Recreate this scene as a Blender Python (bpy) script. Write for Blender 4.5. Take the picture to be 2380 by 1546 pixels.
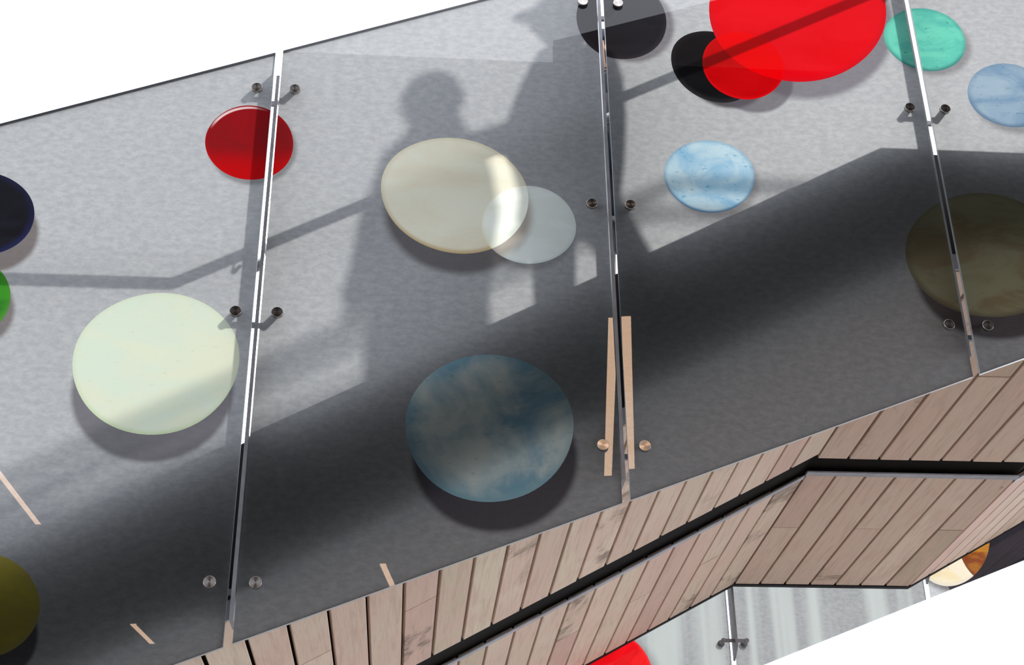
import bpy, bmesh, math, random
from mathutils import Vector, Matrix
from mathutils.geometry import delaunay_2d_cdt

for o in list(bpy.data.objects):
    bpy.data.objects.remove(o)
scene = bpy.context.scene
C = scene.collection
random.seed(7)

# ------------------------------------------------------------------ camera
# origin of heights: the camera's eye level (1.6 m above the paving)
cam_d = bpy.data.cameras.new('camera')
cam_d.sensor_fit = 'HORIZONTAL'
cam_d.sensor_width = 36.0
cam_d.lens = 49.764
cam_d.clip_end = 500
cam = bpy.data.objects.new('camera', cam_d)
C.objects.link(cam)
RIGHT = (0.99707095, -0.07575838, -0.01049721)
DOWN = (0.02715807, 0.47900559, -0.87739164)
FWD = (0.07149799, 0.87453663, 0.47966001)
cam.matrix_world = Matrix((
    (RIGHT[0], -DOWN[0], -FWD[0], 0.50549),
    (RIGHT[1], -DOWN[1], -FWD[1], -4.09600),
    (RIGHT[2], -DOWN[2], -FWD[2], 0.0),
    (0, 0, 0, 1)))
scene.camera = cam

# ------------------------------------------------------------------ sky, sun, exposure
w = bpy.data.worlds.new('overcast_sky')
scene.world = w
w.use_nodes = True
nt = w.node_tree
nt.nodes.clear()
out = nt.nodes.new('ShaderNodeOutputWorld')
bg = nt.nodes.new('ShaderNodeBackground')
tc = nt.nodes.new('ShaderNodeTexCoord')
nz = nt.nodes.new('ShaderNodeTexNoise')
nz.inputs['Scale'].default_value = 3.0
nz.inputs['Detail'].default_value = 4.0
rp = nt.nodes.new('ShaderNodeValToRGB')
rp.color_ramp.elements[0].position = 0.24
rp.color_ramp.elements[0].color = (0.315, 0.335, 0.365, 1)
rp.color_ramp.elements[1].position = 0.46
rp.color_ramp.elements[1].color = (0.94, 0.98, 1.06, 1)
nt.links.new(tc.outputs['Generated'], nz.inputs['Vector'])
nt.links.new(nz.outputs['Fac'], rp.inputs['Fac'])
nt.links.new(rp.outputs['Color'], bg.inputs['Color'])
bg.inputs['Strength'].default_value = 2.95
nt.links.new(bg.outputs[0], out.inputs[0])

SX, SZ = 0.44, 0.57            # sun: sideways and downward drift per metre of depth
sun_d = bpy.data.lights.new('sun', 'SUN')
sun_d.energy = 4.3
sun_d.angle = math.radians(2.3)
sun_d.color = (1.0, 0.97, 0.92)
sun = bpy.data.objects.new('sun', sun_d)
C.objects.link(sun)
sun.location = (3, 8, 8)
sun.rotation_euler = Vector((-SX, -1.0, -SZ)).to_track_quat('-Z', 'Y').to_euler()

vs = scene.view_settings
vs.view_transform = 'Standard'
vs.look = 'None'
vs.exposure = 0.0
vs.gamma = 1.0
vs.use_curve_mapping = False

# ------------------------------------------------------------------ helpers
def lin(r, g, b):
    f = lambda v: (v / 255 / 12.92) if v / 255 <= 0.04045 else ((v / 255 + 0.055) / 1.055) ** 2.4
    return (f(r), f(g), f(b), 1.0)

def tag(o, label=None, cat=None, group=None, kind=None):
    if label: o['label'] = label
    if cat: o['category'] = cat
    if group: o['group'] = group
    if kind: o['kind'] = kind
    return o

def empty(name, loc=(0, 0, 0)):
    o = bpy.data.objects.new(name, None)
    o.location = loc
    o.empty_display_size = 0.1
    C.objects.link(o)
    return o

def obj(name, mesh, mat=None, parent=None, loc=None):
    if isinstance(mesh, bmesh.types.BMesh):
        me = bpy.data.meshes.new(name)
        mesh.to_mesh(me)
        mesh.free()
        mesh = me
    o = bpy.data.objects.new(name, mesh)
    C.objects.link(o)
    if mat is not None and not mesh.materials:
        mesh.materials.append(mat)
    if parent is not None:
        o.parent = parent
        o.matrix_parent_inverse = Matrix.Translation(-Vector(parent.location))
    if loc is not None:
        o.location = loc
    return o

def box(bm, x0, x1, y0, y1, z0, z1, bev=0.0):
    vs_ = [bm.verts.new((x, y, z)) for x in (x0, x1) for y in (y0, y1) for z in (z0, z1)]
    for f in ((0, 1, 3, 2), (4, 6, 7, 5), (0, 4, 5, 1), (2, 3, 7, 6), (0, 2, 6, 4), (1, 5, 7, 3)):
        bm.faces.new([vs_[i] for i in f])
    if bev:
        bmesh.ops.recalc_face_normals(bm, faces=bm.faces)
        bmesh.ops.bevel(bm, geom=list(bm.edges), offset=bev, segments=1, affect='EDGES')
    return bm

def prism(bm, pts, y0, y1):
    """polygon in the x-z plane pulled from y0 to y1"""
    a = [bm.verts.new((x, y0, z)) for x, z in pts]
    b = [bm.verts.new((x, y1, z)) for x, z in pts]
    bm.faces.new(a)
    bm.faces.new(b[::-1])
    n = len(pts)
    for i in range(n):
        bm.faces.new((a[i], b[i], b[(i + 1) % n], a[(i + 1) % n]))
    bmesh.ops.recalc_face_normals(bm, faces=bm.faces)
    return bm

def ribbon(bm, line, lo, hi, y0, y1):
    """bar following an x-z polyline between the offsets lo and hi above it"""
    n = len(line)
    rings = []
    for x, z in line:
        rings.append([bm.verts.new(p) for p in ((x, y0, z + lo), (x, y1, z + lo), (x, y1, z + hi), (x, y0, z + hi))])
    for i in range(n - 1):
        for k in range(4):
            bm.faces.new((rings[i][k], rings[i][(k + 1) % 4], rings[i + 1][(k + 1) % 4], rings[i + 1][k]))
    bm.faces.new(rings[0]); bm.faces.new(rings[-1][::-1])
    bmesh.ops.recalc_face_normals(bm, faces=bm.faces)
    return bm

def tube(bm, pts, r, seg=12, cap=True):
    pts = [Vector(p) for p in pts]
    rings = []
    for i, p in enumerate(pts):
        if i == 0: d = pts[1] - p
        elif i == len(pts) - 1: d = p - pts[i - 1]
        else: d = (pts[i + 1] - p).normalized() + (p - pts[i - 1]).normalized()
        d.normalize()
        up = Vector((0, 0, 1)) if abs(d.z) < 0.95 else Vector((1, 0, 0))
        s = d.cross(up).normalized(); t = s.cross(d).normalized()
        rr = r[i] if isinstance(r, (list, tuple)) else r
        rings.append([bm.verts.new(p + (s * math.cos(a) + t * math.sin(a)) * rr)
                      for a in (2 * math.pi * k / seg for k in range(seg))])
    for i in range(len(rings) - 1):
        for k in range(seg):
            f = bm.faces.new((rings[i][k], rings[i][(k + 1) % seg], rings[i + 1][(k + 1) % seg], rings[i + 1][k]))
            f.smooth = True
    if cap:
        bm.faces.new(rings[0][::-1]); bm.faces.new(rings[-1])
    return bm

# ------------------------------------------------------------------ node helpers / materials
def new_mat(name):
    m = bpy.data.materials.new(name)
    m.use_nodes = True
    m.node_tree.nodes.clear()
    return m, m.node_tree

def N(nt, t, **kw):
    n = nt.nodes.new(t)
    for k, v in kw.items(): setattr(n, k, v)
    return n

def mixc(nt, fac, a, b, blend='MIX'):
    n = N(nt, 'ShaderNodeMix', data_type='RGBA', blend_type=blend)
    for sock, v in ((n.inputs[0], fac), (n.inputs[6], a), (n.inputs[7], b)):
        if hasattr(v, 'links') or isinstance(v, bpy.types.NodeSocket): nt.links.new(v, sock)
        else: sock.default_value = v
    return n.outputs[2]

def maprange(nt, v, a, b, c=0.0, d=1.0, smooth=True):
    n = N(nt, 'ShaderNodeMapRange', interpolation_type='SMOOTHSTEP' if smooth else 'LINEAR')
    n.inputs['From Min'].default_value = a; n.inputs['From Max'].default_value = b
    n.inputs['To Min'].default_value = c; n.inputs['To Max'].default_value = d
    nt.links.new(v, n.inputs['Value'])
    return n.outputs['Result']

def noise(nt, vec, scale, detail=3.0, rough=0.55, stretch=None, dist=0.0):
    if stretch:
        mp = N(nt, 'ShaderNodeMapping'); mp.inputs['Scale'].default_value = stretch
        nt.links.new(vec, mp.inputs['Vector']); vec = mp.outputs[0]
    n = N(nt, 'ShaderNodeTexNoise')
    n.inputs['Scale'].default_value = scale; n.inputs['Detail'].default_value = detail
    n.inputs['Roughness'].default_value = rough; n.inputs['Distortion'].default_value = dist
    nt.links.new(vec, n.inputs['Vector'])
    return n.outputs['Fac']

def math_(nt, op, a, b=None):
    n = N(nt, 'ShaderNodeMath', operation=op)
    for i, v in enumerate((a, b)):
        if v is None: continue
        if isinstance(v, bpy.types.NodeSocket): nt.links.new(v, n.inputs[i])
        else: n.inputs[i].default_value = v
    return n.outputs[0]

def ellipse_field(nt, vec, e):
    """0 at an ellipse's centre, 1 on its rim (wall coordinates x, z); also its local coordinates"""
    cx, cz, a, b, ang = e
    mp = N(nt, 'ShaderNodeMapping', vector_type='TEXTURE')
    mp.inputs['Location'].default_value = (cx, 0, cz)
    mp.inputs['Rotation'].default_value = (0, -math.radians(ang), 0)
    mp.inputs['Scale'].default_value = (a, 1000.0, b)
    nt.links.new(vec, mp.inputs['Vector'])
    ln = N(nt, 'ShaderNodeVectorMath', operation='LENGTH')
    nt.links.new(mp.outputs[0], ln.inputs[0])
    return ln.outputs['Value'], mp.outputs[0]

def print_surface(nt, col, refl=0.03, transmit=1.0):
    """printed translucent interlayer behind polished glass: part scatters evenly, part scatters forward"""
    tr = N(nt, 'ShaderNodeBsdfTranslucent')
    fw = N(nt, 'ShaderNodeBsdfRefraction', distribution='GGX')
    fw.inputs['Roughness'].default_value = FWD_ROUGH
    fw.inputs['IOR'].default_value = 1.5
    df = N(nt, 'ShaderNodeBsdfDiffuse')
    tcol = mixc(nt, 1.0, col, (TRANSMIT * transmit, TRANSMIT * transmit, TRANSMIT * transmit, 1), 'MULTIPLY')
    nt.links.new(tcol, tr.inputs['Color'])
    nt.links.new(tcol, fw.inputs['Color'])
    nt.links.new(mixc(nt, 1.0, col, (refl, refl, refl, 1), 'MULTIPLY'), df.inputs['Color'])
    mf = N(nt, 'ShaderNodeMixShader'); mf.inputs[0].default_value = FWD_MIX
    nt.links.new(tr.outputs[0], mf.inputs[1]); nt.links.new(fw.outputs[0], mf.inputs[2])
    ad = N(nt, 'ShaderNodeAddShader')
    nt.links.new(mf.outputs[0], ad.inputs[0]); nt.links.new(df.outputs[0], ad.inputs[1])
    gl = N(nt, 'ShaderNodeBsdfGlossy'); gl.inputs['Roughness'].default_value = 0.0
    fr = N(nt, 'ShaderNodeFresnel'); fr.inputs['IOR'].default_value = 1.5
    mx = N(nt, 'ShaderNodeMixShader')
    nt.links.new(fr.outputs[0], mx.inputs[0])
    nt.links.new(ad.outputs[0], mx.inputs[1]); nt.links.new(gl.outputs[0], mx.inputs[2])
    o = N(nt, 'ShaderNodeOutputMaterial')
    nt.links.new(mx.outputs[0], o.inputs[0])
FWD_MIX, FWD_ROUGH, TRANSMIT = 0.07, 1.0, 0.41

def film_mat(name, pebbles, streaks=False):
    m, nt = new_mat(name)
    tc = N(nt, 'ShaderNodeTexCoord'); v = tc.outputs['Object']
    a = noise(nt, v, 42, 5, 0.7, (0.7, 1, 1.25))
    b = noise(nt, v, 9, 4, 0.6)
    c = noise(nt, v, 260, 2, 0.6, (0.6, 1, 1))
    col = mixc(nt, maprange(nt, a, 0.33, 0.67), lin(180, 181, 185), lin(200, 200, 202))
    col = mixc(nt, maprange(nt, b, 0.35, 0.7, 0, 0.2), col, lin(178, 180, 185))
    col = mixc(nt, maprange(nt, c, 0.36, 0.28, 0, 0.30), col, lin(120, 118, 118))
    if streaks:  # paler and darker vertical streaks mixed into the film colour
        s1 = noise(nt, v, 7.0, 2, 0.5, (1, 1, 0.03))
        s2 = noise(nt, v, 16.0, 1, 0.5, (1, 1, 0.03))
        s = math_(nt, 'ADD', math_(nt, 'MULTIPLY', s1, 0.7), math_(nt, 'MULTIPLY', s2, 0.3))
        col = mixc(nt, maprange(nt, s, 0.40, 0.60), mixc(nt, 1.0, col, (0.66, 0.66, 0.65, 1), 'MULTIPLY'), lin(186, 190, 188))
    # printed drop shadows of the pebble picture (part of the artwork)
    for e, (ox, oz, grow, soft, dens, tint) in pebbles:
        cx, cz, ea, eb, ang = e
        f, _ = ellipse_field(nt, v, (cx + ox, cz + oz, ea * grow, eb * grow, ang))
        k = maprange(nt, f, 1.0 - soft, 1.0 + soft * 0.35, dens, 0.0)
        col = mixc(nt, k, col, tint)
    print_surface(nt, col)
    return m

def pebble_mat(name, e, ca, cb, rim, nscale=7.0, lo=0.42, hi=0.6, rimw=0.16, speck=None, speck_amt=0.0,
               hilite=None, glow=None, stretch=(0.7, 1, 1.4), refl=0.03, cast=None, tr=1.0):
    m, nt = new_mat(name)
    tc = N(nt, 'ShaderNodeTexCoord'); v = tc.outputs['Object']
    a = noise(nt, v, nscale, 5, 0.6, stretch, 0.6)
    col = mixc(nt, maprange(nt, a, lo, hi), ca, cb)
    if speck is not None:
        s = noise(nt, v, 45, 3, 0.6, (0.6, 1, 1.3))
        col = mixc(nt, maprange(nt, s, 0.60, 0.72, 0, speck_amt), col, speck)
    f, loc = ellipse_field(nt, v, e)
    sx = N(nt, 'ShaderNodeSeparateXYZ'); nt.links.new(v, sx.inputs[0])
    # rim of the pictured pebble, stronger on its underside
    low = maprange(nt, sx.outputs[2], e[1] + 0.3 * e[3], e[1] - 0.9 * e[3], 0.35, 1.0)
    rimk = math_(nt, 'MULTIPLY', maprange(nt, f, 1 - rimw, 1.0), low)
    col = mixc(nt, rimk, col, rim)
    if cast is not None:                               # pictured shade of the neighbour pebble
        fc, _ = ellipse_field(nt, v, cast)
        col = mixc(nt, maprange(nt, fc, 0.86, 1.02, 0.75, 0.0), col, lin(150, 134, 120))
    if glow is not None:
        g = maprange(nt, sx.outputs[2], e[1] - 0.1 * e[3], e[1] - 0.8 * e[3], 0, 0.85)
        col = mixc(nt, g, col, glow)
    if hilite is not None:
        f2, _ = ellipse_field(nt, v, (e[0] + 0.006, e[1] - 0.010, e[2] * 0.97, e[3] * 0.97, e[4]))
        ring = math_(nt, 'MULTIPLY', maprange(nt, f2, 1.0, 1.03), maprange(nt, f, 0.99, 0.955))
        side = math_(nt, 'MULTIPLY', maprange(nt, sx.outputs[0], e[0] + 0.06, e[0] - 0.02),
                     maprange(nt, sx.outputs[2], e[1] + 0.05, e[1] + 0.10))
        col = mixc(nt, math_(nt, 'MULTIPLY', ring, side), col, hilite)
    print_surface(nt, col, refl, tr)
    return m

def simple(name, col, rough=0.5, metal=0.0, bump=None, var=None, spec=0.5):
    m, nt = new_mat(name)
    bs = N(nt, 'ShaderNodeBsdfPrincipled')
    bs.inputs['Roughness'].default_value = rough
    bs.inputs['Metallic'].default_value = metal
    bs.inputs['Specular IOR Level'].default_value = spec
    tc = N(nt, 'ShaderNodeTexCoord')
    a = noise(nt, tc.outputs['Object'], (var or (12, 0))[0], 4, 0.6)
    d = (var or (12, 0.12))[1] if var else 0.12
    c2 = tuple(c * (1 - d * 2) for c in col[:3]) + (1,)
    nt.links.new(mixc(nt, maprange(nt, a, 0.3, 0.7), c2, col), bs.inputs['Base Color'])
    o = N(nt, 'ShaderNodeOutputMaterial')
    nt.links.new(bs.outputs[0], o.inputs[0])
    return m

def wood_mat(name):
    m, nt = new_mat(name)
    tc = N(nt, 'ShaderNodeTexCoord'); oi = N(nt, 'ShaderNodeObjectInfo')
    add = N(nt, 'ShaderNodeVectorMath', operation='ADD')
    mul = N(nt, 'ShaderNodeVectorMath', operation='MULTIPLY')
    cmb = N(nt, 'ShaderNodeCombineXYZ')
    for i in range(3): nt.links.new(oi.outputs['Random'], cmb.inputs[i])
    nt.links.new(cmb.outputs[0], mul.inputs[0]); mul.inputs[1].default_value = (37, 91, 13)
    nt.links.new(tc.outputs['Object'], add.inputs[0]); nt.links.new(mul.outputs[0], add.inputs[1])
    v = add.outputs[0]
    rp = N(nt, 'ShaderNodeValToRGB')
    el = rp.color_ramp.elements
    cols = [(0.0, lin(229, 211, 189)), (0.22, lin(221, 194, 176)), (0.42, lin(236, 214, 194)), (0.6, lin(214, 180, 166)),
            (0.78, lin(227, 207, 187)), (0.9, lin(203, 183, 160)), (1.0, lin(239, 224, 201))]
    el[0].position, el[0].color = cols[0]
    el[1].position, el[1].color = cols[-1]
    for p, c in cols[1:-1]:
        e = el.new(p); e.color = c
    nt.links.new(oi.outputs['Random'], rp.inputs['Fac'])
    hue = noise(nt, v, 3.0, 3, 0.5, (2.0, 0.9, 1), 0.4)
    base = mixc(nt, maprange(nt, hue, 0.40, 0.62, 0, 0.55), rp.outputs['Color'], lin(226, 192, 176))
    g1 = noise(nt, v, 14, 5, 0.6, (3.2, 0.22, 1), 0.8)
    g2 = noise(nt, v, 60, 3, 0.6, (3.0, 0.10, 1))
    col = mixc(nt, maprange(nt, g1, 0.45, 0.70, 0, 0.38), base, lin(189, 155, 137))
    col = mixc(nt, maprange(nt, g2, 0.48, 0.78, 0, 0.18), col, lin(158, 126, 107))
    # weathered stain patches on a few boards, with saw marks across
    st = noise(nt, v, 2.2, 4, 0.65, (1.6, 1, 1), 0.5)
    sw = noise(nt, v, 30, 2, 0.5, (0.35, 1.6, 1), 1.0)
    k = math_(nt, 'MULTIPLY', maprange(nt, st, 0.50, 0.62), maprange(nt, sw, 0.30, 0.62, 0.3, 1.0))
    odd = N(nt, 'ShaderNodeMath', operation='FRACT'); nt.links.new(math_(nt, 'MULTIPLY', oi.outputs['Random'], 17.3), odd.inputs[0])
    k = math_(nt, 'MULTIPLY', k, maprange(nt, odd.outputs[0], 0.80, 0.86, 0.0, 1.0))
    col = mixc(nt, math_(nt, 'MULTIPLY', k, 0.85), col, lin(126, 108, 94))
    kn = noise(nt, v, 9, 2, 0.4, (1.2, 0.7, 1))
    col = mixc(nt, maprange(nt, kn, 0.77, 0.80, 0, 0.6), col, lin(124, 85, 65))
    bs = N(nt, 'ShaderNodeBsdfPrincipled')
    bs.inputs['Roughness'].default_value = 0.7
    bs.inputs['Specular IOR Level'].default_value = 0.25
    nt.links.new(col, bs.inputs['Base Color'])
    bp = N(nt, 'ShaderNodeBump'); bp.inputs['Strength'].default_value = 0.15; bp.inputs['Distance'].default_value = 0.004
    nt.links.new(g2, bp.inputs['Height']); nt.links.new(bp.outputs[0], bs.inputs['Normal'])
    o = N(nt, 'ShaderNodeOutputMaterial'); nt.links.new(bs.outputs[0], o.inputs[0])
    return m

def glass_back_mat(name):
    """clear rear face of the pane: passes light, reflects by angle"""
    m, nt = new_mat(name)
    ge = N(nt, 'ShaderNodeNewGeometry')
    dt = N(nt, 'ShaderNodeVectorMath', operation='DOT_PRODUCT')
    nt.links.new(ge.outputs['Incoming'], dt.inputs[0]); nt.links.new(ge.outputs['Normal'], dt.inputs[1])
    k = math_(nt, 'SUBTRACT', 1.0, math_(nt, 'ABSOLUTE', dt.outputs['Value']))
    k = math_(nt, 'ADD', math_(nt, 'MULTIPLY', math_(nt, 'POWER', k, 5.0), 0.9), 0.04)
    tr = N(nt, 'ShaderNodeBsdfTransparent'); tr.inputs['Color'].default_value = (0.97, 0.99, 0.98, 1)
    gl = N(nt, 'ShaderNodeBsdfGlossy'); gl.inputs['Roughness'].default_value = 0.02
    mx = N(nt, 'ShaderNodeMixShader')
    nt.links.new(k, mx.inputs[0]); nt.links.new(tr.outputs[0], mx.inputs[1]); nt.links.new(gl.outputs[0], mx.inputs[2])
    o = N(nt, 'ShaderNodeOutputMaterial'); nt.links.new(mx.outputs[0], o.inputs[0])
    return m

def edge_mat(name):
    m, nt = new_mat(name)
    tr = N(nt, 'ShaderNodeBsdfTranslucent'); tr.inputs['Color'].default_value = (0.62, 0.66, 0.70, 1)
    df = N(nt, 'ShaderNodeBsdfDiffuse'); df.inputs['Color'].default_value = (0.30, 0.32, 0.35, 1)
    ad = N(nt, 'ShaderNodeMixShader'); ad.inputs[0].default_value = 0.5
    nt.links.new(tr.outputs[0], ad.inputs[1]); nt.links.new(df.outputs[0], ad.inputs[2])
    gl = N(nt, 'ShaderNodeBsdfGlossy'); gl.inputs['Roughness'].default_value = 0.08
    mx = N(nt, 'ShaderNodeMixShader'); mx.inputs[0].default_value = 0.35
    nt.links.new(ad.outputs[0], mx.inputs[1]); nt.links.new(gl.outputs[0], mx.inputs[2])
    o = N(nt, 'ShaderNodeOutputMaterial'); nt.links.new(mx.outputs[0], o.inputs[0])
    return m

def brushed_cap_mat(name):
    """turned stainless face: bright fans across fine circular brushing"""
    m, nt = new_mat(name)
    bs = N(nt, 'ShaderNodeBsdfPrincipled')
    bs.inputs['Metallic'].default_value = 1.0; bs.inputs['Roughness'].default_value = 0.20
    bs.inputs['Base Color'].default_value = (0.40, 0.37, 0.35, 1)
    bs.inputs['Anisotropic'].default_value = 0.85
    tn = N(nt, 'ShaderNodeTangent', direction_type='RADIAL', axis='Y')
    nt.links.new(tn.outputs[0], bs.inputs['Tangent'])
    o = N(nt, 'ShaderNodeOutputMaterial'); nt.links.new(bs.outputs[0], o.inputs[0])
    return m

M = dict(
    wood=wood_mat('weathered_timber'),
    steel=simple('grey_steel', (0.30, 0.30, 0.32, 1), 0.45, 0.6),
    darksteel=simple('dark_painted_steel', (0.020, 0.019, 0.022, 1), 0.6, 0.0, spec=0.2),
    trim=simple('pale_grey_trim', (0.42, 0.42, 0.47, 1), 0.5, 0.0),
    black=simple('black_backing', (0.012, 0.010, 0.009, 1), 0.9, spec=0.1),
    concrete=simple('step_concrete', (0.34, 0.34, 0.34, 1), 0.85),
    paving=simple('pale_paving', (0.205, 0.196, 0.186, 1), 0.9, var=(2, 0.1)),
    edge=edge_mat('glass_edge'), back=glass_back_mat('clear_glass_back'),
    cap=brushed_cap_mat('turned_stainless'),
    edging=simple('dark_edging', (0.045, 0.046, 0.055, 1), 0.35),
    rail=simple('brushed_rail_steel', (0.35, 0.35, 0.36, 1), 0.35, 0.9),
)

# ------------------------------------------------------------------ ground and the ceiling over the camera
bm = bmesh.new(); box(bm, -60, 60, -60, 60, -1.72, -1.6)
tag(obj('ground', bm, M['paving']), 'pale paving below the stairs', None, None, 'structure')

# ------------------------------------------------------------------ stair profile
SL = 0.547
PROFILE = [(-3.0, 0.986), (-0.60, 0.986), (2.405, 2.63), (3.44, 2.63), (6.6, 2.63 + SL * 3.16)]
def soff(x, line=PROFILE):
    for (xa, za), (xb, zb) in zip(line, line[1:]):
        if x <= xb: return za + (zb - za) * (x - xa) / (xb - xa)
    return line[-1][1]
KERB = [(-3.0, 1.491), (-0.745, 1.491), (2.26, 3.135), (3.295, 3.135), (6.6, 3.135 + SL * 3.305)]

YN, YG, YL, YF = 0.135, 1.835, 1.995, 3.635      # soffit: near edge, slot, slot's far side, far edge

def stringer(name, y0, y1, label):
    bm = bmesh.new()
    prism(bm, [(x, z + 0.012) for x, z in PROFILE] + KERB[::-1], y0, y1)
    return tag(obj(name, bm, M['darksteel']), label, 'stringer', 'stair stringers')
stringer('stair_stringer', YN, YN + 0.015, 'dark steel stringer plate right behind the near glass panels')
stringer('stair_stringer', 3.65, 3.665, 'dark steel stringer plate beside the far glass panels')

# steps and landings
flight = empty('stair_flight', (-0.47, 1.9, 1.18))
tag(flight, 'concrete stair flight hidden above the timber soffit', 'stairs')
for k in range(10):
    x1 = 2.33 - 0.311 * k
    bm = bmesh.new()
    box(bm, x1 - 0.35, x1, YN + 0.02, 3.648, 2.71 - 0.17 * k - 0.05, 2.71 - 0.17 * k)
    if k < 9: obj('step', bm, M['concrete'], flight)
    else: bm.free()
for nm, x0, x1, z, lb in (('landing_slab', 2.33, 3.36, 2.88, 'concrete landing slab at the head of the stair flight'),
                          ('landing_slab', -3.0, -0.469, 1.18, 'concrete landing slab at the foot of the stair flight')):
    bm = bmesh.new(); box(bm, x0, x1, YN + 0.02, 3.648, z - 0.15, z)
    tag(obj(nm, bm, M['concrete']), lb, 'slab', 'stair landings')

# ------------------------------------------------------------------ timber soffits, plank by plank
GAP = 0.0135
TH = 0.022
seams = []          # (x0, x1, z0, z1)
xs = [0.384 + 0.125 * k for k in range(-5, 16)]
slope1 = [x for x in xs if x > -0.13] 
fl = [-0.116 - 0.125 * k for k in range(0, 10)][::-1]
cuts = fl + [x for x in slope1 if x > -0.1 and x < 2.30] + [2.405, 2.555, 2.701, 2.848, 2.997, 3.145, 3.295, 3.44]
cuts += [3.44 + 0.125 * k for k in range(1, 14)]

plank_cache = {}
def plank_mesh(length, y0, y1):
    key = (round(length, 4), round(y0, 4), round(y1, 4))
    if key not in plank_cache:
        bm = bmesh.new()
        box(bm, -length / 2, length / 2, y0, y1, 0, TH, 0.0018)
        me = bpy.data.meshes.new('plank'); bm.to_mesh(me); bm.free()
        me.materials.append(M['wood'])
        plank_cache[key] = me
    return plank_cache[key]

rng = random.Random(21)
def soffit(label, y0, y1, butt_y, butt_mod, x_from, x_to):
    t = empty('timber_soffit', (2.4, y0, 2.63))
    tag(t, label, 'soffit', 'timber soffits under the stairs')
    for i, (xa, xb) in enumerate(zip(cuts, cuts[1:])):
        if xb < x_from or xa > x_to: continue
        za, zb = soff(xa), soff(xb)
        ln = math.hypot(xb - xa, zb - za) - GAP
        ang = math.atan2(zb - za, xb - xa)
        ya_, yb_ = y0, y1
        if abs(zb - za) > 0.01:                       # sloping runs: the slot is a little wider there
            if y0 < 1: yb_ = y1 - 0.055
            else: ya_ = y0 + 0.045
        spans = [(ya_, yb_)]
        if butt_mod(i): spans = [(ya_, butt_y - 0.003), (butt_y + 0.003, yb_)]
        for ya, yb in spans:
            me = plank_mesh(ln, ya, yb)
            o = bpy.data.objects.new('plank', me); C.objects.link(o)
            o.parent = t; o.matrix_parent_inverse = Matrix.Translation(-Vector(t.location))
            dz = rng.uniform(-0.0012, 0.0012)
            o.location = ((xa + xb) / 2, 0, (za + zb) / 2 + dz)
            o.rotation_euler = (0, -ang, 0)
    bm = bmesh.new(); ribbon(bm, PROFILE, 0.040, 0.055, y0 if y0 > 1 else y0, y1 - (0.08 if y0 < 1 else 0)) if y0 < 1 else ribbon(bm, PROFILE, 0.040, 0.055, y0 + 0.05, y1)
    obj('backing_board', bm, M['black'], t)
    return t
idx = {round(a, 3): i for i, a in enumerate(cuts)}
i0 = min(range(len(cuts)), key=lambda i: abs(cuts[i] - 0.509))      # a butted board of the near soffit
j0 = min(range(len(cuts)), key=lambda i: abs(cuts[i] - 2.405))
near_s = soffit('pale timber plank soffit strip between the near glass and the dark slot', YN + 0.017, YG, 0.97,
                lambda i: (i - i0) % 6 in (0, 3) and cuts[i] < 2.3 and cuts[i] < 1.2 or (cuts[i] > 2.4 and (i - j0) % 6 == 3), -1.2, 4.6)
far_s = soffit('pale timber plank soffit strip between the dark slot and the far glass', YL + 0.045, YF, 2.73,
               lambda i: (i - j0) % 3 == 0, 0.2, 5.2)
bm = bmesh.new(); ribbon(bm, PROFILE, -0.004, 0.06, YN - 0.007, YN)
obj('edge_trim', bm, M['trim'], near_s)
for (xa, za), (xb, zb) in zip(PROFILE, PROFILE[1:]):
    dy = 0.045 if abs(zb - za) > 0.01 else 0.0
    bm = bmesh.new(); ribbon(bm, [(xa, za), (xb, zb)], -0.002, 0.005, YL + dy, YL + 0.043 + dy)
    obj('edge_trim', bm, M['trim'], far_s)
bm = bmesh.new(); ribbon(bm, PROFILE, -0.006, 0.011, YF + 0.003, YF + 0.038)
obj('edge_trim', bm, M['darksteel'], far_s)
bm = bmesh.new(); ribbon(bm, PROFILE, 0.026, 0.056, YG - 0.075, YL + 0.088)
tag(obj('slot_beam', bm, M['black']), 'dark steel beam set in the slot between the two timber soffits', 'beam')

# ------------------------------------------------------------------ handrails
RAIL = [(-3.0, 2.509), (-0.196, 2.509), (2.14, 3.794), (3.17, 3.794), (6.4, 3.794 + 0.55 * 3.23)]
RAIL_NEAR = [(-3.0, 2.509), (-0.196, 2.509), (2.62, 4.058), (3.5, 4.058), (6.4, 4.058 + 0.55 * 2.9)]
def handrail(y, label, posts, RAIL=RAIL):
    t = empty('handrail', (0.0, y, 2.6))
    tag(t, label, 'handrail', 'stair handrails')
    bm = bmesh.new(); tube(bm, [(x, y, z) for x, z in RAIL], 0.022, 14)
    obj('rail', bm, M['rail'], t)
    for kind, x in posts:
        zr = soff(x, RAIL)
        bm = bmesh.new()
        if kind == 'arm':      # curved bracket arm back to the balustrade post
            tube(bm, [(x, y, zr - 0.02), (x - 0.005, y - 0.005, zr - 0.055), (x - 0.012, y - 0.03, zr - 0.075), (x - 0.014, 0.125, zr - 0.075)], 0.007, 8)
            obj('bracket', bm, M['rail'], t)
        else:
            tube(bm, [(x, y, zr - 0.015), (x, y, zr - 0.88)], 0.016, 10)
            obj('post', bm, M['rail'], t)
    return t

JX = [-1.2, 0.0, 1.193, 2.4, 3.6]
handrail(0.20, 'steel handrail on brackets along the near glass panels', [('arm', x + 0.0) for x in JX], RAIL_NEAR)
handrail(1.62, 'steel middle handrail on the near side of the slot', [('post', 2.62), ('post', -0.75)])
handrail(1.85, 'steel middle handrail on the far side of the slot', [('post', 2.62), ('post', -0.75)])

# ------------------------------------------------------------------ printed glass panels
BOT = lambda x: 1.184 + 0.395 * x
TOP = lambda x: 3.386 + 0.395 * x
HG = 0.0135
PT = 0.0135

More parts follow.
